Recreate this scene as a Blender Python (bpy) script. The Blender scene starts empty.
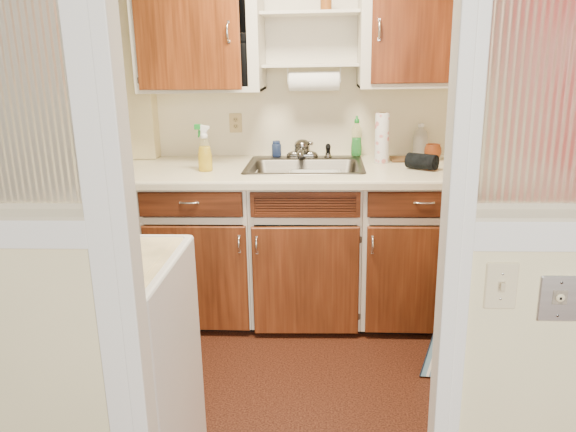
import bpy, math
from mathutils import Matrix, Vector
pi=math.pi
scene=bpy.context.scene
COL=scene.collection

# ---------------------------------------------------------------- materials
def newmat(name):
    m=bpy.data.materials.new(name); m.use_nodes=True
    nt=m.node_tree; b=nt.nodes["Principled BSDF"]
    return m,nt,b
def N(nt,t,**kw):
    n=nt.nodes.new(t)
    for k,v in kw.items(): setattr(n,k,v)
    return n
def noise_color(nt,b,c1,c2,scale=(5,5,5),detail=4,ns=3.0,coord='Object',lo=.35,hi=.65,bump=0,bdist=.01):
    tc=N(nt,'ShaderNodeTexCoord'); mp=N(nt,'ShaderNodeMapping'); mp.inputs['Scale'].default_value=scale
    nz=N(nt,'ShaderNodeTexNoise'); nz.inputs['Scale'].default_value=ns; nz.inputs['Detail'].default_value=detail
    cr=N(nt,'ShaderNodeValToRGB'); e=cr.color_ramp.elements
    e[0].position=lo; e[1].position=hi; e[0].color=(*c1,1); e[1].color=(*c2,1)
    L=nt.links.new
    L(tc.outputs[coord],mp.inputs[0]); L(mp.outputs[0],nz.inputs['Vector']); L(nz.outputs['Fac'],cr.inputs[0])
    L(cr.outputs[0],b.inputs['Base Color'])
    if bump:
        bp=N(nt,'ShaderNodeBump'); bp.inputs['Strength'].default_value=bump; bp.inputs['Distance'].default_value=bdist
        L(nz.outputs['Fac'],bp.inputs['Height']); L(bp.outputs[0],b.inputs['Normal'])
    return mp,nz,cr
def paint(name,c,rough=.5,var=.04,ns=3,bump=.0,metal=0,scale=(1,1,1)):
    m,nt,b=newmat(name)
    c1=tuple(max(0,x*(1-var)) for x in c); c2=tuple(min(1,x*(1+var)) for x in c)
    noise_color(nt,b,c1,c2,scale=scale,ns=ns,bump=bump)
    b.inputs['Roughness'].default_value=rough; b.inputs['Metallic'].default_value=metal
    return m
def wood(name,c1,c2,rough=.32,off=0.0,horizontal=False):
    m,nt,b=newmat(name)
    sc=(30,30,1.3) if not horizontal else (1.3,30,30)
    mp,nz,cr=noise_color(nt,b,c1,c2,scale=sc,ns=1.8,detail=5,lo=.25,hi=.75,bump=.03,bdist=.002)
    nz.inputs['Distortion'].default_value=.3
    mp.inputs['Location'].default_value=(off,off*2,off)
    L=nt.links.new
    mp2=N(nt,'ShaderNodeMapping'); mp2.inputs['Scale'].default_value=(5,5,1.3) if not horizontal else (1.3,5,5)
    mp2.inputs['Location'].default_value=(off+3,1,off)
    tc=[n for n in nt.nodes if n.type=='TEX_COORD'][0]
    nz2=N(nt,'ShaderNodeTexNoise'); nz2.inputs['Scale'].default_value=1.3; nz2.inputs['Detail'].default_value=2
    nz2.inputs['Distortion'].default_value=.8
    L(tc.outputs['Object'],mp2.inputs[0]); L(mp2.outputs[0],nz2.inputs['Vector'])
    mr=N(nt,'ShaderNodeMapRange'); mr.inputs[1].default_value=.3; mr.inputs[2].default_value=.7; mr.inputs[3].default_value=.82; mr.inputs[4].default_value=1.15
    L(nz2.outputs['Fac'],mr.inputs[0])
    vm=N(nt,'ShaderNodeVectorMath',operation='SCALE')
    L(cr.outputs[0],vm.inputs[0]); L(mr.outputs[0],vm.inputs['Scale']); L(vm.outputs[0],b.inputs['Base Color'])
    b.inputs['Roughness'].default_value=rough
    return m
def clear(name,c,fac=.35,rough=.08,tr_mix=.75):
    m,nt,b=newmat(name); L=nt.links.new
    tr=N(nt,'ShaderNodeBsdfTransparent'); tr.inputs[0].default_value=(*[min(1,(1-tr_mix)+tr_mix*x) for x in c],1)
    mx=N(nt,'ShaderNodeMixShader'); mx.inputs[0].default_value=fac
    tc=N(nt,'ShaderNodeTexCoord'); nz=N(nt,'ShaderNodeTexNoise'); nz.inputs['Scale'].default_value=20
    cr=N(nt,'ShaderNodeValToRGB'); cr.color_ramp.elements[0].color=(*[x*.9 for x in c],1); cr.color_ramp.elements[1].color=(*c,1)
    L(tc.outputs['Object'],nz.inputs['Vector']); L(nz.outputs['Fac'],cr.inputs[0]); L(cr.outputs[0],b.inputs['Base Color'])
    b.inputs['Roughness'].default_value=rough
    out=[n for n in nt.nodes if n.type=='OUTPUT_MATERIAL'][0]
    L(tr.outputs[0],mx.inputs[1]); L(b.outputs[0],mx.inputs[2]); L(mx.outputs[0],out.inputs[0])
    return m
def metal(name,c,rough):
    m,nt,b=newmat(name); noise_color(nt,b,tuple(x*.93 for x in c),c,scale=(2,40,40),ns=2)
    b.inputs['Metallic'].default_value=1; b.inputs['Roughness'].default_value=rough
    return m

M_trim=paint("white_gloss_paint",(.92,.90,.84),.4,.008)
M_sill=paint("aged_sill_paint",(.76,.68,.52),.4,.03)
M_panel=paint("cream_panel_paint",(.92,.85,.59),.5,.02)
M_wall=paint("kitchen_cream_wall",(.93,.87,.70),.6,.02,bump=.02)
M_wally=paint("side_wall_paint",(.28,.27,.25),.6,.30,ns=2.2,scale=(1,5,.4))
M_ceil=paint("ceiling_white",(.85,.83,.78),.7,.02)
M_cabwhite=paint("cabinet_white_enamel",(.86,.83,.74),.35,.03)
M_shelf=paint("shelf_white",(.88,.85,.77),.4,.02)
M_pil=paint("warm_yellow_cream_paint",(.93,.84,.58),.6,.02)
M_counter=paint("cream_laminate",(.90,.86,.70),.26,.02,ns=6)
M_dark=paint("dark_void",(.015,.012,.010),.7,.1)
M_kick=paint("toe_kick_black",(.03,.022,.018),.6,.1)
M_woodU=wood("orange_varnished_wood",(.28,.108,.036),(.47,.200,.070),.34,0.3)
M_woodU2=wood("red_varnished_wood",(.26,.094,.035),(.39,.156,.058),.36,1.7)
M_woodB=wood("reddish_base_wood",(.25,.096,.039),(.38,.160,.066),.40,2.9)
M_woodB2=wood("reddish_base_wood_b",(.26,.100,.041),(.39,.166,.068),.40,5.1)
M_woodH=wood("drawer_wood",(.18,.070,.031),(.28,.112,.049),.4,4.4,True)
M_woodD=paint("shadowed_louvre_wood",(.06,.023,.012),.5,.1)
M_chrome=metal("chrome",(.38,.37,.35),.2)
M_handle=metal("handle_chrome",(.80,.79,.76),.25)
M_steel=metal("stainless_steel",(.27,.255,.23),.42)
M_brush=metal("brushed_plate",(.88,.86,.82),.42)
M_appl=paint("appliance_enamel",(.93,.93,.92),.25,.01)
M_appltop=paint("aged_cream_top",(.88,.79,.55),.35,.12,ns=7)
M_plate=paint("cream_switch_plastic",(.84,.76,.55),.3,.02)
M_toggle=paint("worn_toggle_plastic",(.72,.64,.46),.3,.02)
M_outlet=paint("beige_outlet_plastic",(.72,.60,.37),.4,.03)
M_outlet2=paint("tan_socket_face",(.60,.49,.29),.4,.03)
M_paper=paint("paper_towel",(.98,.98,.98),.9,.01,ns=30,bump=.2)
M_card=paint("cardboard_core",(.45,.32,.2),.9,.05)
M_whitep=paint("white_plastic",(.88,.88,.86),.35,.02)
M_tub=paint("grey_white_tub_plastic",(.74,.74,.71),.4,.03)
M_green=paint("green_plastic",(.08,.48,.13),.35,.05)
M_black=paint("black_matte_tin",(.010,.011,.013),.75,.1)
M_cloth=paint("dark_slate_cloth",(.026,.031,.036),1.0,.25,ns=40,bump=.3)
M_clothl=paint("slate_cloth_edge",(.045,.055,.062),.9,.1,ns=30)
M_clay=paint("orange_brown_ceramic",(.42,.16,.055),.35,.1)
M_blue=paint("pale_blue_plastic",(.32,.50,.64),.4,.05)
M_bluedk=paint("dark_blue_edge",(.05,.10,.17),.5,.05)
M_bluep=paint("blue_plastic",(.03,.045,.09),.6,.1)
M_rub=paint("grey_rubber",(.25,.25,.25),.7,.05)
M_worn=paint("worn_brown_plastic",(.40,.35,.28),.5,.2,ns=60)
M_hinge=paint("brown_painted_hinge",(.22,.17,.13),.5,.05)
M_amber=paint("amber_wood_jar",(.5,.25,.08),.4,.1)
M_clearp=clear("clear_plastic",(.97,.96,.74),.16,tr_mix=.35)
M_liqy=clear("yellow_liquid",(1.0,.86,.05),.45)
M_liqg=clear("green_liquid",(.01,.60,.17),.7)
M_blueclear=clear("blue_clear_plastic",(.20,.30,.55),.42)
M_jug=clear("translucent_white_plastic",(.90,.89,.85),.6,.3)
def curtain_mat():
    m,nt,b=newmat("rose_red_cloth"); L=nt.links.new
    mp,nz,cr=noise_color(nt,b,(.86,.58,.52),(.80,.13,.10),scale=(2.5,2.5,4),ns=1.3,detail=0,lo=.36,hi=.56)
    b.inputs['Roughness'].default_value=.9
    t=N(nt,'ShaderNodeBsdfTranslucent'); L(cr.outputs[0],t.inputs[0])
    mx=N(nt,'ShaderNodeMixShader'); mx.inputs[0].default_value=.5
    out=[n for n in nt.nodes if n.type=='OUTPUT_MATERIAL'][0]
    L(b.outputs[0],mx.inputs[1]); L(t.outputs[0],mx.inputs[2]); L(mx.outputs[0],out.inputs[0])
    return m
M_curtain=curtain_mat()

def towel_print():
    m,nt,b=newmat("printed_wrap"); L=nt.links.new
    tc=N(nt,'ShaderNodeTexCoord'); v=N(nt,'ShaderNodeTexVoronoi'); v.inputs['Scale'].default_value=22
    cr=N(nt,'ShaderNodeValToRGB'); e=cr.color_ramp.elements
    e[0].position=.27; e[0].color=(.86,.46,.45,1); e[1].position=.38; e[1].color=(.93,.92,.90,1)
    L(tc.outputs['Object'],v.inputs['Vector']); L(v.outputs['Distance'],cr.inputs[0]); L(cr.outputs[0],b.inputs['Base Color'])
    b.inputs['Roughness'].default_value=.8
    return m
M_print=towel_print()
def floor_mat():
    m,nt,b=newmat("speckled_brown_floor"); L=nt.links.new
    tc=N(nt,'ShaderNodeTexCoord')
    n1=N(nt,'ShaderNodeTexNoise'); n1.inputs['Scale'].default_value=125; n1.inputs['Detail'].default_value=3
    cr=N(nt,'ShaderNodeValToRGB'); e=cr.color_ramp.elements
    e[0].position=.34; e[0].color=(.115,.042,.023,1); e[1].position=.68; e[1].color=(.29,.122,.067,1)
    L(tc.outputs['Object'],n1.inputs['Vector']); L(n1.outputs['Fac'],cr.inputs[0]); L(cr.outputs[0],b.inputs['Base Color'])
    bp=N(nt,'ShaderNodeBump'); bp.inputs['Strength'].default_value=.15; bp.inputs['Distance'].default_value=.002
    L(n1.outputs['Fac'],bp.inputs['Height']); L(bp.outputs[0],b.inputs['Normal'])
    b.inputs['Roughness'].default_value=.6
    return m
M_floor=floor_mat()
def reeded(name,tint,tcol):
    m,nt,b=newmat(name); L=nt.links.new
    g=N(nt,'ShaderNodeBsdfGlass'); g.inputs['Color'].default_value=(*tint,1); g.inputs['Roughness'].default_value=.30; g.inputs['IOR'].default_value=1.45
    t=N(nt,'ShaderNodeBsdfTranslucent'); tc=N(nt,'ShaderNodeTexCoord'); nz=N(nt,'ShaderNodeTexNoise'); nz.inputs['Scale'].default_value=3
    cr=N(nt,'ShaderNodeValToRGB'); cr.color_ramp.elements[0].color=(*[x*.92 for x in tcol],1); cr.color_ramp.elements[1].color=(*tcol,1)
    L(tc.outputs['Object'],nz.inputs['Vector']); L(nz.outputs['Fac'],cr.inputs[0]); L(cr.outputs[0],t.inputs[0])
    L(cr.outputs[0],b.inputs['Base Color']); b.inputs['Roughness'].default_value=.2
    m1=N(nt,'ShaderNodeMixShader'); m1.inputs[0].default_value=.3
    m2=N(nt,'ShaderNodeMixShader'); m2.inputs[0].default_value=.06
    L(t.outputs[0],m1.inputs[1]); L(b.outputs[0],m1.inputs[2])
    L(g.outputs[0],m2.inputs[1]); L(m1.outputs[0],m2.inputs[2])
    out=[n for n in nt.nodes if n.type=='OUTPUT_MATERIAL'][0]; L(m2.outputs[0],out.inputs[0])
    return m
M_glass=reeded("reeded_glass",(.96,.97,.97),(.8,.8,.8))

# ---------------------------------------------------------------- geometry
class G:
    def __init__(s): s.v=[]; s.f=[]; s.m=[]; s.s=[]
    def add(s,vs,fs,m=0,smooth=False,mat=None):
        o=len(s.v)
        for v in vs:
            v=Vector(v)
            s.v.append(mat@v if mat else v)
        for f in fs: s.f.append([i+o for i in f]); s.m.append(m); s.s.append(smooth)
        return s
    def box(s,x0,x1,y0,y1,z0,z1,m=0,mat=None):
        vs=[(x0,y0,z0),(x1,y0,z0),(x1,y1,z0),(x0,y1,z0),(x0,y0,z1),(x1,y0,z1),(x1,y1,z1),(x0,y1,z1)]
        fs=[(0,3,2,1),(4,5,6,7),(0,1,5,4),(1,2,6,5),(2,3,7,6),(3,0,4,7)]
        return s.add(vs,fs,m,False,mat)
    def loops(s,loops,m=0,smooth=True,cap0=True,cap1=True,mat=None):
        n=len(loops[0]); vs=[p for l in loops for p in l]; fs=[]
        for i in range(len(loops)-1):
            for j in range(n):
                k=(j+1)%n; fs.append((i*n+j,i*n+k,(i+1)*n+k,(i+1)*n+j))
        s.add(vs,fs,m,smooth,mat)
        o=len(s.v)-len(vs)
        if cap0: s.f.append([o+j for j in reversed(range(n))]); s.m.append(m); s.s.append(False)
        if cap1: s.f.append([o+(len(loops)-1)*n+j for j in range(n)]); s.m.append(m); s.s.append(False)
        return s
    def lathe(s,prof,c=(0,0,0),m=0,n=28,sx=1,sy=1,mat=None,smooth=True):
        L=[[(c[0]+r*sx*math.cos(2*pi*j/n),c[1]+r*sy*math.sin(2*pi*j/n),c[2]+z) for j in range(n)] for r,z in prof]
        return s.loops(L,m,smooth,True,True,mat)
    def tube(s,pts,r,m=0,n=12,mat=None):
        pts=[Vector(p) for p in pts]; L=[]
        rs=r if isinstance(r,(list,tuple)) else [r]*len(pts)
        up=None
        for i,p in enumerate(pts):
            t=(pts[min(i+1,len(pts)-1)]-pts[max(i-1,0)]).normalized()
            if up is None:
                up=Vector((0,0,1)) if abs(t.z)<.9 else Vector((0,1,0))
            a=t.cross(up).normalized(); b=a.cross(t).normalized(); up=b
            L.append([p+(a*math.cos(2*pi*j/n)+b*math.sin(2*pi*j/n))*rs[i] for j in range(n)])
        return s.loops(L,m,True,True,True,mat)
def rrect(x0,x1,y0,y1,r,z,n=6):
    pts=[]
    for cx,cy,a0 in [(x1-r,y1-r,0),(x0+r,y1-r,pi/2),(x0+r,y0+r,pi),(x1-r,y0+r,1.5*pi)]:
        for i in range(n+1):
            a=a0+pi/2*i/n; pts.append((cx+r*math.cos(a),cy+r*math.sin(a),z))
    return pts
def bez(p0,p1,p2,n=8):
    p0,p1,p2=map(Vector,(p0,p1,p2))
    return [(p0*(1-t)**2+p1*2*t*(1-t)+p2*t*t) for t in [i/n for i in range(n+1)]]
ORG={}
def make(name,g,mats,parent=None,origin=(0,0,0),bevel=0,label=None,cat=None,seg=2,**props):
    origin=Vector(origin)
    me=bpy.data.meshes.new(name)
    me.from_pydata([tuple(v-origin) for v in g.v],[],g.f)
    if not isinstance(mats,(list,tuple)): mats=[mats]
    for m in mats: me.materials.append(m)
    for i,p in enumerate(me.polygons): p.material_index=g.m[i]; p.use_smooth=g.s[i]
    me.update()
    import bmesh
    bm=bmesh.new(); bm.from_mesh(me); bmesh.ops.recalc_face_normals(bm,faces=bm.faces); bm.to_mesh(me); bm.free()
    o=bpy.data.objects.new(name,me); COL.objects.link(o); ORG[o.name]=origin
    if parent:
        o.parent=parent; o.location=origin-ORG[parent.name]
    else: o.location=origin
    if bevel:
        b=o.modifiers.new("bevel",'BEVEL'); b.width=bevel; b.segments=seg; b.limit_method='ANGLE'; b.angle_limit=.7
    if label: o["label"]=label
    if cat: o["category"]=cat
    for k,v in props.items(): o[k]=v
    return o
def empty(name,origin,label,cat,**props):
    o=bpy.data.objects.new(name,None); COL.objects.link(o); o.location=origin; o.empty_display_size=.05
    ORG[o.name]=Vector(origin); o["label"]=label; o["category"]=cat
    for k,v in props.items(): o[k]=v
    return o
def struct(name,g,mats,bevel=0,label=None,cat=None):
    return make(name,g,mats,bevel=bevel,label=label,cat=cat,kind="structure")

XL,XR=-1.42,1.55; YB=3.66; YP=1.30; YPB=1.38; ZC=2.42
# ---------------------------------------------------------------- room
struct("floor",G().box(-2.6,2.6,-1.6,4.0,-.06,0),M_floor,label="dark reddish brown speckled kitchen floor",cat="floor")
struct("ceiling",G().box(XL-.1,XR+.1,YP-.02,YB+.1,ZC,ZC+.06),M_ceil,label="plain white kitchen ceiling",cat="ceiling")
struct("wall_back",G().box(XL-.1,XR+.1,YB,YB+.1,0,ZC),M_wall,label="cream painted kitchen wall behind the sink",cat="wall")
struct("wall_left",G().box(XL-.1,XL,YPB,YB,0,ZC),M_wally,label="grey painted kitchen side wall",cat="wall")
struct("wall_right",G().box(XR,XR+.1,YPB,YB,0,ZC),M_wall,label="cream painted kitchen side wall",cat="wall")
struct("trim_1",G().box(XL,-1.10,3.53,YB-.001,.912,ZC),M_pil,bevel=.003,label="shallow yellow-cream boxed pilaster on the kitchen wall",cat="trim")
g=G()
g.box(XL-.1,-.605,YP+.012,YPB-.012,0,1.088)
struct("wall_front",g,M_panel,label="cream lower panel of the glazed partition beside the doorway",cat="wall")
g=G(); g.box(.355,XR+.1,YP+.012,YPB-.012,0,1.088)
struct("wall_front.001",g,M_panel,label="cream lower panel of the glazed partition with switch plates",cat="wall")
g=G(); g.box(XL-.1,XR+.1,YP,YPB,2.10,ZC)
struct("wall_front.002",g,M_trim,label="white header over the kitchen doorway",cat="wall")
g=G(); g.box(-.600,-.529,YP,YPB,0,2.10); g.box(-.532,-.489,YP-.004,YPB+.002,0,2.10)
struct("trim_2",g,M_trim,bevel=.003,label="white painted doorway post beside reeded glass",cat="trim")
g=G(); g.box(.323,.356,YP,YPB,0,2.10); g.box(.289,.326,YP-.004,YPB+.002,0,2.10)
struct("trim_3",g,M_trim,bevel=.003,label="white painted doorway post beside the light switch",cat="trim")
def rail(name,x0,x1):
    g=G(); g.box(x0,x1,YP,YPB,1.083,1.158)
    g.loops([[(x,YP+.0005,1.157),(x,YP+.002,1.166),(x,YP+.032,1.188),(x,YPB,1.188),(x,YPB,1.157)] for x in (x0,x1)],m=1,smooth=False)
    g.box(x0,x1,YP+.024,YP+.0315,1.180,1.197,1)
    struct(name,g,[M_trim,M_sill],bevel=.0015,label="white painted rail with aged cream sloped sill",cat="trim")
rail("trim_4",XL-.1,-.599); rail("trim_5",.355,XR+.1)
def glass(name,x0,x1,label):
    pitch=.0175; seg=14; n=int((x1-x0)/pitch*seg); z0,z1=1.186,2.10
    front=[]
    for i in range(n+1):
        x=x0+(x1-x0)*i/n
        front.append((x,YP+.037-.0024*(1-math.cos(2*pi*i/seg))))
    vs=[(x,y,z0) for x,y in front]+[(x,y,z1) for x,y in front]+[(x0,YP+.041,z0),(x1,YP+.041,z0),(x1,YP+.041,z1),(x0,YP+.041,z1)]
    N1=n+1; fs=[(i,i+1,N1+i+1,N1+i) for i in range(n)]
    b=2*N1; fs.append((b+1,b,b+3,b+2)); fs.append((b,0,N1,b+3)); fs.append((n,b+1,b+2,N1+n))
    fs.append(tuple([b,b+1]+list(range(n,-1,-1)))); fs.append(tuple([b+2,b+3]+list(range(N1,N1+n+1))))
    g=G().add(vs,fs,0,False)
    struct(name,g,M_glass,label=label,cat="window")
glass("window_1",XL-.1,-.601,"vertically reeded obscure glass pane in white frame")
glass("window_2",.357,XR+.1,"vertically reeded obscure glass pane showing reddish tones")
P=empty("curtain",(.93,1.66,2.06),"rose-red and pink cloth curtain hanging from a rod behind reeded glass","curtain")
n=90; vs=[]
for k,z in enumerate([.95,1.3,1.7,2.05]):
    for i in range(n+1):
        t=i/n; vs.append((.60+.66*t,1.66+.012*math.sin(t*30)+.004*math.sin(t*71+k),z))
fs=[(k*(n+1)+i,k*(n+1)+i+1,(k+1)*(n+1)+i+1,(k+1)*(n+1)+i) for k in range(3) for i in range(n)]
make("cloth",G().add(vs,fs,0,True),M_curtain,parent=P,origin=(.93,1.66,2.06))
make("rod",G().tube([(.52,1.66,2.07),(XR,1.66,2.07)],.010),M_chrome,parent=P,origin=(.93,1.66,2.06))

# ---------------------------------------------------------------- handles & hinges
def pull(parent,c,L,vertical=True,label="chrome bow handle",bow=1.0):
    x,y,z=c; h=L/2; g=G()
    d=(0,0,1) if vertical else (1,0,0); d=Vector(d); c=Vector(c); out=Vector((0,-1,0))*bow
    pts=[c-d*h, c-d*h*.93+out*.012, c-d*h*.6+out*.022, c+out*.026, c+d*h*.6+out*.022, c+d*h*.93+out*.012, c+d*h]
    fine=[]
    for i in range(len(pts)-1):
        for t in (0,.5): fine.append(pts[i].lerp(pts[i+1],t))
    fine.append(pts[-1])
    n=len(fine); rs=[.0035+(.0034 if vertical else .0022)*math.sin(pi*i/(n-1)) for i in range(n)]
    g.tube(fine,rs)
    for s in (-1,1):
        p=c+d*h*s
        if vertical: g.box(p.x-.007,p.x+.007,p.y-.003,p.y+.001,p.z-.009,p.z+.009)
        else: g.box(p.x-.007,p.x+.007,p.y-.003,p.y+.001,p.z-.005,p.z+.005)
    return make("handle",g,M_handle,parent=parent,origin=tuple(c),label=label)
def hinge(parent,x,y,z):
    g=G().tube([(x,y-.003,z-.018),(x,y-.003,z+.018)],.0035,n=10)
    g.box(x-.008,x+.008,y-.002,y+.001,z-.016,z+.016)
    return make("hinge",g,M_hinge,parent=parent,origin=(x,y,z),label="small flat brown cabinet hinge")
def slab(x0,x1,z0,z1,y,t=.020):
    g=G()
    def rr(i,yy): return [(x0+i,yy,z0+i),(x1-i,yy,z0+i),(x1-i,yy,z1-i),(x0+i,yy,z1-i)]
    g.loops([rr(0,y),rr(0,y-t*.55),rr(.002,y-t*.8),rr(.006,y-t)],smooth=False)
    return g

# ---------------------------------------------------------------- base cabinets
YF=2.885
def base_body(parent,x0,x1,dr,ztop=.86):
    g=G(); t=.02
    g.box(x0,x0+t,YF+.02,YB-.01,.04,ztop); g.box(x1-t,x1,YF+.02,YB-.01,.04,ztop)
    g.box(x0,x1,YB-.022,YB-.01,.04,ztop); g.box(x0,x1,YF+.02,YB-.02,.04,.06)
    xa,xb=dr
    g.box(x0,xa,YF,YF+.02,.035,.861); g.box(xb,x1,YF,YF+.02,.035,.861)
    g.box(xa,xb,YF,YF+.02,.845,.861); g.box(xa,xb,YF,YF+.02,.665,.705); g.box(xa,xb,YF,YF+.02,.035,.05)
    make("cabinet_body",g,M_cabwhite,parent=parent,origin=ORG[parent.name],bevel=.0015)
    k=G().box(x0,x1,YF+.045,YF+.065,.001,.045)
    make("toe_kick",k,M_kick,parent=parent,origin=ORG[parent.name],label="black recessed toe kick")
def base_cab(x0,x1,dx0,dx1,rx0,rx1,hx,dh,hingeside,mat,label,hz=.563):
    P=empty("base_cabinet",((x0+x1)/2,(YF+YB)/2,0),label,"cabinet",group="base cabinets under the worktop")
    base_body(P,x0,x1,(dx0+.012,dx1-.012))
    hxp=dx0 if hingeside=='L' else dx1
    d=make("door",slab(dx0,dx1,.038,.660,YF-.001),mat,parent=P,origin=(hxp,YF-.001,.35),label="reddish-brown varnished plywood door")
    pull(d,(hx,YF-.021,hz),.085)
    for z in (.585,.13): hinge(d,hxp+(.004 if hingeside=='R' else -.004),YF-.002,z)
    w=make("drawer",slab(rx0,rx1,.713,.850,YF-.001),M_woodH,parent=P,origin=((rx0+rx1)/2,YF,.78),label="dark reddish-brown wooden drawer front")
    pull(w,(dh,YF-.021,.795),.095,False,bow=.5)
    return P,d
base_cab(-1.40,-.424,-1.01,-.432,-1.012,-.446,-.468,-.73,'L',M_woodB,"white-framed base cabinet with reddish wooden door and drawer beside the appliance")
base_cab(.197,.66,.222,.640,.220,.640,.250,.512,'R',M_woodB2,"white-framed base cabinet with reddish wooden door and drawer")
base_cab(.662,1.54,.70,1.20,.70,1.20,.74,.95,'R',M_woodB,"white-framed base cabinet with wide reddish wooden door near the wall")
P=empty("sink_cabinet",(-.113,(YF+YB)/2,0),"white-framed sink cabinet with slatted panel above reddish wooden door","cabinet",group="base cabinets under the worktop")
base_body(P,-.422,.195,(-.388,.170),.70)
d=make("door",slab(-.402,.183,.030,.660,YF-.001),M_woodB2,parent=P,origin=(.183,YF-.001,.35),label="reddish-brown varnished plywood door, slightly ajar")
pull(d,(-.372,YF-.021,.563),.085)
for z in (.585,.13): hinge(d,.187,YF-.002,z)
d.rotation_euler=(0,0,math.radians(1.6))
g=G(); x0,x1,z0,z1=-.402,.183,.713,.850
g.box(x0,x1,YF-.019,YF-.001,z1-.018,z1); g.box(x0,x1,YF-.019,YF-.001,z0,z0+.018)
g.box(x0,x0+.022,YF-.0185,YF-.001,z0+.017,z1-.017); g.box(x1-.022,x1,YF-.0185,YF-.001,z0+.017,z1-.017)
for i in range(7):
    zc=z0+.018+.01443*i+.0072
    g.box(x0+.021,x1-.021,YF-.0120,YF-.003,zc-.0056,zc+.0054)
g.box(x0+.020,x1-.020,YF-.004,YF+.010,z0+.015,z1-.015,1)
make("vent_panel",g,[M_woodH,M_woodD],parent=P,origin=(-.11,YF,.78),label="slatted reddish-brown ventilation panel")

# ---------------------------------------------------------------- counter with sink cut-out
SX0,SX1,SY0,SY1=-.478,.226,3.030,3.615
g=G(); CZ0,CZ1=.862,.910; CY0=2.857
hx0,hx1,hy0,hy1=SX0+.03,SX1-.03,SY0+.03,SY1-.03
g.box(XL+.002,hx0,CY0+.012,YB-.002,CZ0,CZ1); g.box(hx1,XR-.002,CY0+.012,YB-.002,CZ0,CZ1)
g.box(hx0,hx1,CY0+.012,hy0,CZ0,CZ1); g.box(hx0,hx1,hy1,YB-.002,CZ0,CZ1)
prof=[(CY0+.012,CZ0),(CY0+.002,CZ0),(CY0,CZ0+.004),(CY0,CZ1-.012),(CY0+.0035,CZ1-.0035),(CY0+.012,CZ1)]
g.loops([[(x,y,z) for y,z in prof] for x in (XL+.002,XR-.002)],smooth=False)
make("countertop",g,M_counter,label="cream laminate worktop with sink cut-out along the kitchen wall",cat="countertop",origin=(0,3.2,.862))
P=empty("sink",(-.126,3.32,.912),"stainless steel drop-in kitchen sink set in the cream worktop","sink")
bx0,bx1,by0,by1=SX0+.045,SX1-.045,SY0+.040,SY1-.135
g=G()
g.loops([rrect(SX0,SX1,SY0,SY1,.04,.9105),rrect(SX0+.004,SX1-.004,SY0+.004,SY1-.004,.04,.916),
 rrect(bx0-.008,bx1+.008,by0-.008,by1+.008,.055,.916),rrect(bx0,bx1,by0,by1,.05,.908),
 rrect(bx0+.012,bx1-.012,by0+.012,by1-.012,.055,.78),rrect(bx0+.04,bx1-.04,by0+.04,by1-.04,.05,.755),
 rrect(bx0+.2,bx1-.2,by0+.13,by1-.13,.03,.748)],cap0=False,cap1=True)
make("basin",g,M_steel,parent=P,origin=(-.126,3.32,.912))
cx,cy=(bx0+bx1)/2,(by0+by1)/2
g=G().lathe([(.045,0),(.045,.004),(.036,.004),(.030,-.001+.002),(.006,.002),(.005,.008),(.0005,.009)],(cx,cy,.7485))
make("drain",g,M_chrome,parent=P,origin=(cx,cy,.749),label="round chrome basket drain")
# pale dish tub standing in the basin
tx0,tx1,ty0,ty1=-.215,.085,3.130,3.350
zt=.876
g=G().loops([rrect(tx0+.03,tx1-.03,ty0+.03,ty1-.03,.03,.7585),rrect(tx0+.012,tx1-.012,ty0+.012,ty1-.012,.035,.775),rrect(tx0,tx1,ty0,ty1,.04,zt-.006),rrect(tx0-.008,tx1+.008,ty0-.008,ty1+.008,.045,zt-.004),
  rrect(tx0-.008,tx1+.008,ty0-.008,ty1+.008,.045,zt),rrect(tx0+.005,tx1-.005,ty0+.005,ty1-.005,.037,zt-.001),rrect(tx0+.016,tx1-.016,ty0+.016,ty1-.016,.032,.779),rrect(tx0+.032,tx1-.032,ty0+.032,ty1-.032,.03,.764)])
make("dish_tub",g,M_tub,origin=(-.075,3.24,.7585),label="pale grey-white plastic dish tub standing in the steel sink",cat="dish tub")
# faucet
fx,fy=-.150,3.550
P=empty("faucet",(fx,fy,.916),"chrome single-lever kitchen faucet on the sink deck","faucet")
g=G(); g.loops([rrect(fx-.100,fx+.100,fy-.034,fy+.034,.033,.9165),rrect(fx-.100,fx+.100,fy-.034,fy+.034,.033,.934),rrect(fx-.088,fx+.088,fy-.028,fy+.028,.027,.948),rrect(fx-.064,fx+.064,fy-.024,fy+.024,.023,.956)])
make("base_plate",g,M_chrome,parent=P,origin=(fx,fy,.917))
g=G().lathe([(.046,0),(.049,.01),(.049,.028),(.046,.038),(.049,.043),(.050,.054),(.044,.072),(.027,.085),(.001,.089)],(fx,fy,.942))
g.tube([(fx+.02,fy,1.004),(fx+.045,fy-.010,1.010),(fx+.066,fy-.02,1.006)],[.011,.010,.011])
make("lever",g,M_chrome,parent=P,origin=(fx,fy,.93))
g=G().tube(bez((fx,fy-.01,.957),(fx-.003,fy-.08,.978),(fx-.006,fy-.16,.962),10)+[Vector((fx-.006,fy-.168,.947))],[.022]*6+[.020]*6)
make("spout",g,M_chrome,parent=P,origin=(fx,fy,.95))
sx=.015
P=empty("sink_sprayer",(sx,fy,.916),"black-tipped pull-out sprayer in chrome holder on sink deck","sprayer")
make("holder",G().lathe([(.026,0),(.026,.006),(.018,.014),(.016,.026),(.018,.028)],(sx,fy,.9165)),M_chrome,parent=P,origin=(sx,fy,.917))
g=G().tube([(sx,fy,.942),(sx,fy,.965),(sx,fy-.008,.985),(sx,fy-.022,.992)],[.012,.014,.017,.015]); g.box(sx-.006,sx+.006,fy+.004,fy+.014,.955,.99)
make("spray_head",g,M_black,parent=P,origin=(sx,fy,.94),label="black plastic spray head")

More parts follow.
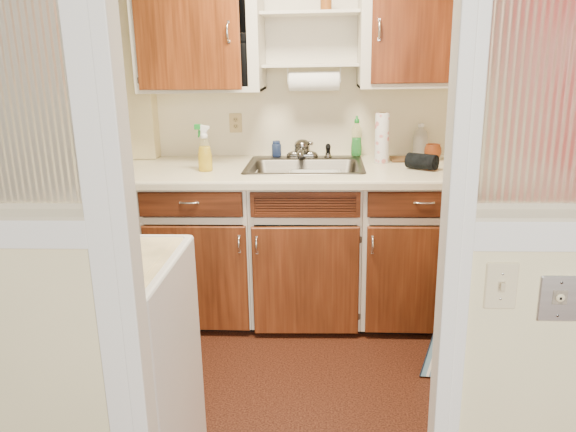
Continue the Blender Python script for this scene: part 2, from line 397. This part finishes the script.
# ---------------------------------------------------------------- upper cabinets
YU=3.275
def carcass(parent,x0,x1,z0,z1,openings,shelves=()):
    g=G(); t=.018
    g.box(x0,x0+t,YU+.018,YB-.002,z0,z1); g.box(x1-t,x1,YU+.018,YB-.002,z0,z1)
    g.box(x0,x1,YU+.018,YB-.002,z0,z0+t); g.box(x0,x1,YU+.018,YB-.002,z1-t,z1); g.box(x0,x1,YB-.012,YB-.002,z0,z1)
    for s in shelves: g.box(x0+t,x1-t,YU+.14,YB-.012,s,s+.016)
    xs=[x0]+[v for o in openings for v in o]+[x1]
    for i in range(0,len(xs),2): g.box(xs[i],xs[i+1],YU,YU+.018,z0,z1)
    for a,b in openings: g.box(a,b,YU,YU+.018,z0,z0+.033); g.box(a,b,YU,YU+.018,z1-.05,z1)
    make("cabinet_body",g,M_cabwhite,parent=parent,origin=ORG[parent.name],bevel=.0015)
P=empty("wall_cabinet",(-.745,3.46,1.343),"white wall cabinet with orange-brown wooden door standing ajar","cabinet",group="wall cabinets above the worktop")
carcass(P,-1.112,-.380,1.343,2.15,[(-1.065,-.446)],(1.66,1.92))
d=make("door",slab(-1.078,-.454,1.366,2.115,YU-.001),M_woodU,parent=P,origin=(-1.078,YU-.001,1.7),label="orange-brown varnished wooden door standing ajar")
pull(d,(-.510,YU-.021,1.672),.10)
for z in (1.42,2.05): hinge(d,-1.082,YU-.002,z)
d.rotation_euler=(0,0,math.radians(-10.5))
P=empty("wall_cabinet",(.87,3.46,1.352),"white wall cabinet with closed reddish-brown wooden doors","cabinet",group="wall cabinets above the worktop")
carcass(P,.195,1.546,1.352,2.15,[(.265,.80),(.86,1.48)],(1.66,))
d=make("door",slab(.252,.812,1.382,2.115,YU-.001),M_woodU2,parent=P,origin=(.812,YU-.001,1.7))
pull(d,(.290,YU-.021,1.672),.10)
for z in (1.45,2.05): hinge(d,.816,YU-.002,z)
d=make("door",slab(.848,1.492,1.382,2.115,YU-.001),M_woodU2,parent=P,origin=(1.492,YU-.001,1.7))
pull(d,(.89,YU-.021,1.672),.10)
P=empty("open_shelf",(-.09,3.55,1.476),"white open shelf unit between the wall cabinets","shelf")
for z,y0 in ((1.476,3.40),(1.772,3.36),(2.06,3.36)):
    make("shelf_board",G().box(-.3795,.1945,y0,YB-.002,z,z+.018),M_shelf,parent=P,origin=(-.09,3.55,z),bevel=.002)
make("back_board",G().box(-.3795,.1945,YB-.008,YB-.002,1.494,2.06),M_shelf,parent=P,origin=(-.09,3.65,1.5))
def jar(name,c,r,h,mat,lidm,label,cat,sy=1):
    P=empty(name,c,label,cat)
    make("body",G().lathe([(r*.9,0),(r,.006),(r,h*.72),(r*.92,h*.8),(r*.7,h*.85)],c,sy=sy),mat,parent=P,origin=c)
    cl=(c[0],c[1],c[2]+h*.83)
    make("lid",G().lathe([(r*.78,0),(r*.8,h*.03),(r*.8,h*.14),(r*.74,h*.17)],cl,sy=sy),lidm,parent=P,origin=cl)
jar("storage_jar",(-.462,3.352,1.3615),.050,.31,M_black,M_black,"tall dark lidded jar inside the open wall cabinet","jar")
jar("storage_jar",(-.470,3.47,1.6765),.048,.235,M_black,M_black,"black lidded jar on the inner cabinet shelf","jar")
jar("storage_jar",(-.580,3.50,1.3615),.05,.27,M_black,M_black,"black lidded canister inside the open wall cabinet","jar")
jar("storage_jar",(-.585,3.50,1.6765),.05,.235,M_bluep,M_black,"dark blue canister on the inner cabinet shelf","jar")
jar("spice_jar",(.000,3.48,1.7905),.033,.11,M_amber,M_clay,"small amber wooden jar on the open shelf","jar")

# ---------------------------------------------------------------- counter items
P=empty("paper_towel_holder",(-.07,3.50,1.476),"paper towel roll on holder hung beneath the open shelf","paper towel")
c=Vector((-.222,3.46,1.393)); Mx=Matrix.Translation(c)@Matrix.Rotation(pi/2,4,'Y')
g=G().lathe([(.020,0),(.055,0.0),(.057,.003),(.057,.300),(.055,.303),(.020,.303)],(0,0,0),mat=Mx,n=40)
make("paper_roll",g,M_paper,parent=P,origin=tuple(c))
g=G().tube([(c.x-.008,c.y,1.393),(c.x+.311,c.y,1.393)],.013)
for xx in (c.x-.008,c.x+.307): g.box(xx,xx+.004,c.y-.010,c.y+.010,1.380,1.4760)
make("bracket",g,M_whitep,parent=P,origin=tuple(c))
c=(.335,3.38,.9105)
P=empty("paper_towel_roll",c,"upright printed paper towel roll standing beside the sink","paper towel")
make("paper_roll",G().lathe([(.020,0),(.041,0),(.042,.004),(.042,.295),(.041,.298),(.020,.298)],c,n=32),M_print,parent=P,origin=c)
make("cardboard_core",G().lathe([(.017,.002),(.0195,.002),(.0195,.300),(.017,.300)],c,n=24),M_card,parent=P,origin=c)
# spray bottle
c=(-.690,3.14,.9105)
P=empty("spray_bottle",c,"clear spray bottle of yellow cleaner with green trigger nozzle","bottle")
make("bottle_body",G().lathe([(.037,0),(.041,.006),(.042,.05),(.040,.10),(.034,.135),(.026,.162),(.020,.182),(.018,.20)],c,sy=.7),M_clearp,parent=P,origin=c,label="clear plastic bottle")
make("liquid",G().lathe([(.035,.003),(.039,.008),(.040,.05),(.038,.10),(.032,.135),(.029,.145)],c,sy=.69),M_liqy,parent=P,origin=c,label="yellow cleaning liquid")
make("collar",G().lathe([(.018,.190),(.021,.193),(.021,.214),(.015,.218)],c),M_whitep,parent=P,origin=c)
g=G(); z=c[2]+.214
g.loops([[(c[0]+x,c[1]+s*.013,z+zz) for x,zz in [(-.014,0),(.014,0),(.022,.020),(.036,.032),(.034,.044),(-.022,.054),(-.026,.028),(-.014,.020)]] for s in (-1,1)],smooth=False)
make("spray_head",g,M_whitep,parent=P,origin=c,bevel=.002)
g=G().box(c[0]-.050,c[0]-.014,c[1]-.0145,c[1]+.0145,z+.027,z+.056)
make("nozzle",g,M_green,parent=P,origin=c,bevel=.002,label="green nozzle")
g=G().tube([(c[0]-.020,c[1],z+.030),(c[0]-.026,c[1],z+.012),(c[0]-.027,c[1],z-.006),(c[0]-.032,c[1],z-.018)],[.007,.007,.006,.004])
make("trigger",g,M_green,parent=P,origin=c,label="green trigger")
def wallplate(name,cx,cz,w,h,y,mat,label,kind):
    P=empty(name,(cx,y,cz),label,kind)
    g=G(); t=.006
    def rr(i,yy): return [(a,yy,b) for a,b,_ in rrect(cx-w/2+i,cx+w/2-i,cz-h/2+i,cz+h/2-i,.004,0,3)]
    g.loops([rr(0,y-.0005),rr(0,y-t*.5),rr(.003,y-t)],smooth=False)
    make("cover_plate",g,mat,parent=P,origin=(cx,y,cz))
    return P
P=wallplate("wall_outlet",-.588,1.126,.082,.124,YB,M_outlet,"beige plastic duplex wall outlet above the worktop","outlet")
for s in (-1,1):
    zc=1.126+s*.0215; g=G()
    M=Matrix.Translation((-.588,YB-.0055,zc))@Matrix.Rotation(pi/2,4,'X')
    g.lathe([(.0175,0),(.0175,.002),(.0165,.003)],mat=M,sy=.85)
    for dx in (-.006,.006): g.box(-.588+dx-.0014,-.588+dx+.0014,YB-.0092,YB-.008,zc-.002,zc+.007,1)
    g.box(-.590,-.586,YB-.0092,YB-.008,zc-.010,zc-.006,1)
    make("socket",g,[M_outlet2,M_dark],parent=P,origin=(-.588,YB,zc),label="darker tan socket face")
jar("dish_scrubber_jar",(-.318,3.590,.9165),.030,.100,M_blueclear,M_blueclear,"small translucent blue plastic jar on the sink deck","jar")
c=(.195,3.575,.9165)
P=empty("dish_soap_bottle",c,"clear dish soap bottle half full of green liquid","bottle")
make("bottle_body",G().lathe([(.028,0),(.034,.005),(.035,.06),(.030,.10),(.033,.15),(.030,.18),(.016,.205),(.014,.215)],c,sy=.65),M_clearp,parent=P,origin=c)
make("liquid",G().lathe([(.027,.002),(.0325,.007),(.0335,.06),(.0285,.10),(.029,.120)],c,sy=.64),M_liqg,parent=P,origin=c,label="green dish soap")
make("cap",G().lathe([(.014,.212),(.016,.214),(.015,.234),(.007,.240),(.006,.256),(.001,.258)],c),M_green,parent=P,origin=c,label="green squirt cap")
c=(.600,3.600,.9105)
P=empty("plastic_jug",c,"translucent white round plastic bottle with cap near the wall","bottle")
make("bottle_body",G().lathe([(.040,0),(.046,.006),(.047,.03),(.045,.034),(.047,.04),(.047,.12),(.040,.155),(.020,.175),(.017,.19)],c),M_jug,parent=P,origin=c)
make("cap",G().lathe([(.019,.186),(.020,.188),(.020,.208),(.018,.210)],c),M_whitep,parent=P,origin=c)
c=(.655,3.46,.9105)
g=G().lathe([(.026,0),(.032,.004),(.046,.026),(.052,.050),(.050,.076),(.042,.092),(.044,.098),(.039,.098),(.037,.090),(.044,.072),(.046,.050),(.04,.026),(.01,.010)],c)
make("ceramic_pot",g,M_clay,origin=c,label="round orange-brown glazed ceramic pot on the worktop",cat="pot")
g=G().loops([rrect(.400,.560,3.38,3.56,.015,.9105),rrect(.400,.560,3.38,3.56,.015,.922)],smooth=False)
M_board=wood("board_wood",(.22,.13,.06),(.42,.27,.14),.5,7,True)
make("cutting_board",g,M_board,label="small worn wooden cutting board lying on the worktop",cat="cutting board",origin=(.48,3.47,.911),bevel=.002)
# rolled dark mat (smooth, low)
mc=Vector((.470,3.215,.9105+.0475))
M=Matrix.Translation(mc)@Matrix.Rotation(math.radians(-34),4,'Z')@Matrix.Rotation(pi/2,4,'Y')
g=G(); nn=48
def ring(z,s,dx=0):
    out=[]
    for j in range(nn):
        a=2*pi*j/nn; r=(.041+.0050*(j/nn))*s+.0008*math.sin(3*a+z*15)
        out.append((r*math.cos(a+1.0)+dx,r*math.sin(a+1.0)*1.12,z))
    return out
g.loops([ring(.006,.80),ring(.001,.93),ring(.008,1.0),ring(.04,1.0),ring(.08,1.0),ring(.12,1.0),ring(.162,1.0),ring(.172,.93),ring(.167,.80)],smooth=True,mat=M)
for zz in (.0040,.169):
    pts=[]
    for i in range(70):
        t=i/69; a=t*3*2*pi+1; r=.008+.026*t
        pts.append((r*math.cos(a),r*math.sin(a),zz))
    g.tube(pts,.0030,m=1,n=8,mat=M)
make("rolled_mat",g,[M_cloth,M_clothl],origin=(.54,3.16,.9105),label="dark slate cloth mat rolled up on the worktop",cat="rolled mat")

# ---------------------------------------------------------------- appliance
AX0,AX1,AY0,AY1,AZ=-1.17,-.493,1.39,1.985,.904
P=empty("washing_machine",((AX0+AX1)/2,(AY0+AY1)/2,0),"white enamel top-loading washing machine with aged cream lid","washing machine")
rr_=.020
g=G().loops([rrect(AX0,AX1,AY0,AY1,rr_,.03),rrect(AX0,AX1,AY0,AY1,rr_,AZ-.010),rrect(AX0+.003,AX1-.003,AY0+.003,AY1-.003,rr_,AZ-.003),rrect(AX0+.010,AX1-.010,AY0+.010,AY1-.010,rr_,AZ),
  rrect(AX0+.026,AX1-.026,AY0+.026,AY1-.026,rr_,AZ),rrect(AX0+.030,AX1-.030,AY0+.030,AY1-.030,rr_,AZ-.006)],smooth=False)
make("body",g,M_appl,parent=P,origin=ORG[P.name])
g=G().loops([rrect(AX0+.031,AX1-.031,AY0+.031,AY1-.031,.02,AZ-.0058),rrect(AX0+.031,AX1-.031,AY0+.031,AY1-.031,.02,AZ-.0040)],smooth=False)
make("top_panel",g,M_appltop,parent=P,origin=ORG[P.name],label="aged cream top panel")
g=G().loops([rrect(AX0+.17,AX1-.060,AY0+.060,AY1-.060,.03,AZ-.0038),rrect(AX0+.17,AX1-.060,AY0+.060,AY1-.060,.03,AZ-.001),rrect(AX0+.173,AX1-.063,AY0+.063,AY1-.063,.03,AZ)],smooth=False)
make("lid",g,M_appltop,parent=P,origin=ORG[P.name],label="aged cream lid")
g=G().loops([[(AX0+x,y,AZ+z) for x,z in [(.038,-.0036),(.15,-.0036),(.12,.11),(.05,.13),(.038,.12)]] for y in (AY0+.04,AY1-.04)],smooth=False)
make("control_console",g,M_appl,parent=P,origin=ORG[P.name],bevel=.004)
for k in range(3):
    o=(AX0+.131,AY0+.14+.15*k,AZ+.06)
    M=Matrix.Translation(o)@Matrix.Rotation(math.radians(75),4,'Y')
    make("knob",G().lathe([(.026,0),(.026,.006),(.018,.008),(.016,.024),(.001,.025)],mat=M),M_chrome,parent=P,origin=o)
for x in (AX0+.05,AX1-.05):
    for y in (AY0+.05,AY1-.05):
        make("foot",G().lathe([(.022,.0005),(.022,.012),(.010,.014),(.010,.034)],(x,y,0)),M_rub,parent=P,origin=(x,y,0))

# ---------------------------------------------------------------- flat blue folded tray leaning on the cabinet
P=empty("folding_tray",(.62,2.60,0),"flat pale blue folding tray with white edging leaning on cabinet","folding tray")
A=Vector((.470,2.49,.002)); U=Vector((.235,.345,.52)); V=Vector((.26,-.02,0)); Nn=U.cross(V).normalized()
if Nn.y>0: Nn=-Nn
def slabq(a,u,v,t):
    q=[a,a+u,a+u+v,a+v]; return [q,[p+Nn*t for p in q]]
make("panel",G().loops(slabq(A,U,V,.014),smooth=False),M_blue,parent=P,origin=tuple(A))
u=U.normalized(); v=V.normalized()
make("edge_strip",G().loops(slabq(A-v*.005-Nn*.002,U,v*.005,.019),smooth=False),M_bluedk,parent=P,origin=tuple(A),label="dark edging strip")
make("edge_strip",G().loops(slabq(A+v*.026-Nn*.002+Nn*.0145,U,v*.014,.004),smooth=False),M_whitep,parent=P,origin=tuple(A),label="white edging strip")
make("edge_strip",G().loops(slabq(A+V,U,v*.010,.017),smooth=False),M_whitep,parent=P,origin=tuple(A+V),label="white edging strip")

# ---------------------------------------------------------------- switch & jack plate
P=wallplate("light_switch",.432,.990,.078,.122,YP+.012,M_plate,"cream plastic light switch plate with toggle on partition","light switch")
y=YP+.006
make("toggle",G().box(.4265,.4375,y-.013,y+.001,.984,1.003).box(.4235,.4405,y-.0015,y+.001,.975,1.005),M_toggle,parent=P,origin=(.432,y,.99),bevel=.001,label="darker cream toggle")
for z in (.957,1.023):
    M=Matrix.Translation((.432,y+.0005,z))@Matrix.Rotation(pi/2,4,'X')
    make("screw",G().lathe([(.0035,0),(.003,.0012),(.0005,.0015)],mat=M,n=12),M_brush,parent=P,origin=(.432,y,z))
P=wallplate("jack_plate",.574,.958,.098,.122,YP+.012,M_brush,"brushed metal wall plate with worn central jack","wall plate")
g=G().box(.556,.592,y-.002,y+.001,.944,.982)
make("jack_block",g,M_worn,parent=P,origin=(.574,y,.963),bevel=.0015,label="worn brown plastic jack insert")
M=Matrix.Translation((.574,y-.0015,.963))@Matrix.Rotation(pi/2,4,'X')
g=G().lathe([(.011,0),(.011,.003),(.008,.0045),(.0005,.0047)],mat=M,n=24); g.box(.571,.577,y-.0066,y-.0058,.959,.966,1)
make("socket",g,[M_plate,M_dark],parent=P,origin=(.574,y,.963),label="round cream jack with dark opening")
for dz in (-.044,.044):
    M=Matrix.Translation((.574,y+.0005,.958+dz))@Matrix.Rotation(pi/2,4,'X')
    make("screw",G().lathe([(.004,0),(.0035,.0012),(.0005,.0015)],mat=M,n=12),M_chrome,parent=P,origin=(.574,y,.958+dz))

# ---------------------------------------------------------------- lights
def area(name,loc,rot,sx,sy,power,col):
    l=bpy.data.lights.new(name,'AREA'); l.shape='RECTANGLE'; l.size=sx; l.size_y=sy; l.energy=power; l.color=col
    o=bpy.data.objects.new(name,l); COL.objects.link(o); o.location=loc; o.rotation_euler=rot; return o
area("kitchen_fill_light",(-.2,2.50,2.40),(0,0,0),.5,.4,92,(1,.89,.68))  # warm area lamp added near the ceiling to light the enclosed kitchen; no fixture
area("front_window_light",(.5,-1.5,1.9),(math.radians(84),0,math.radians(8)),2.2,1.6,140,(1,.98,.92))
w=bpy.data.worlds.new("world"); scene.world=w; w.use_nodes=True
w.node_tree.nodes["Background"].inputs[0].default_value=(1,.975,.92,1); w.node_tree.nodes["Background"].inputs[1].default_value=.68

# ---------------------------------------------------------------- camera
cam=bpy.data.cameras.new("camera"); cam.sensor_width=36; cam.lens=36*560/576; cam.clip_start=.02
co=bpy.data.objects.new("camera",cam); COL.objects.link(co)
R=Matrix.Rotation(math.radians(4),4,'Z')@Matrix.Rotation(math.radians(74),4,'X')@Matrix.Rotation(math.radians(-1),4,'Z')
co.matrix_world=Matrix.Translation((0,0,1.545))@R
scene.camera=co
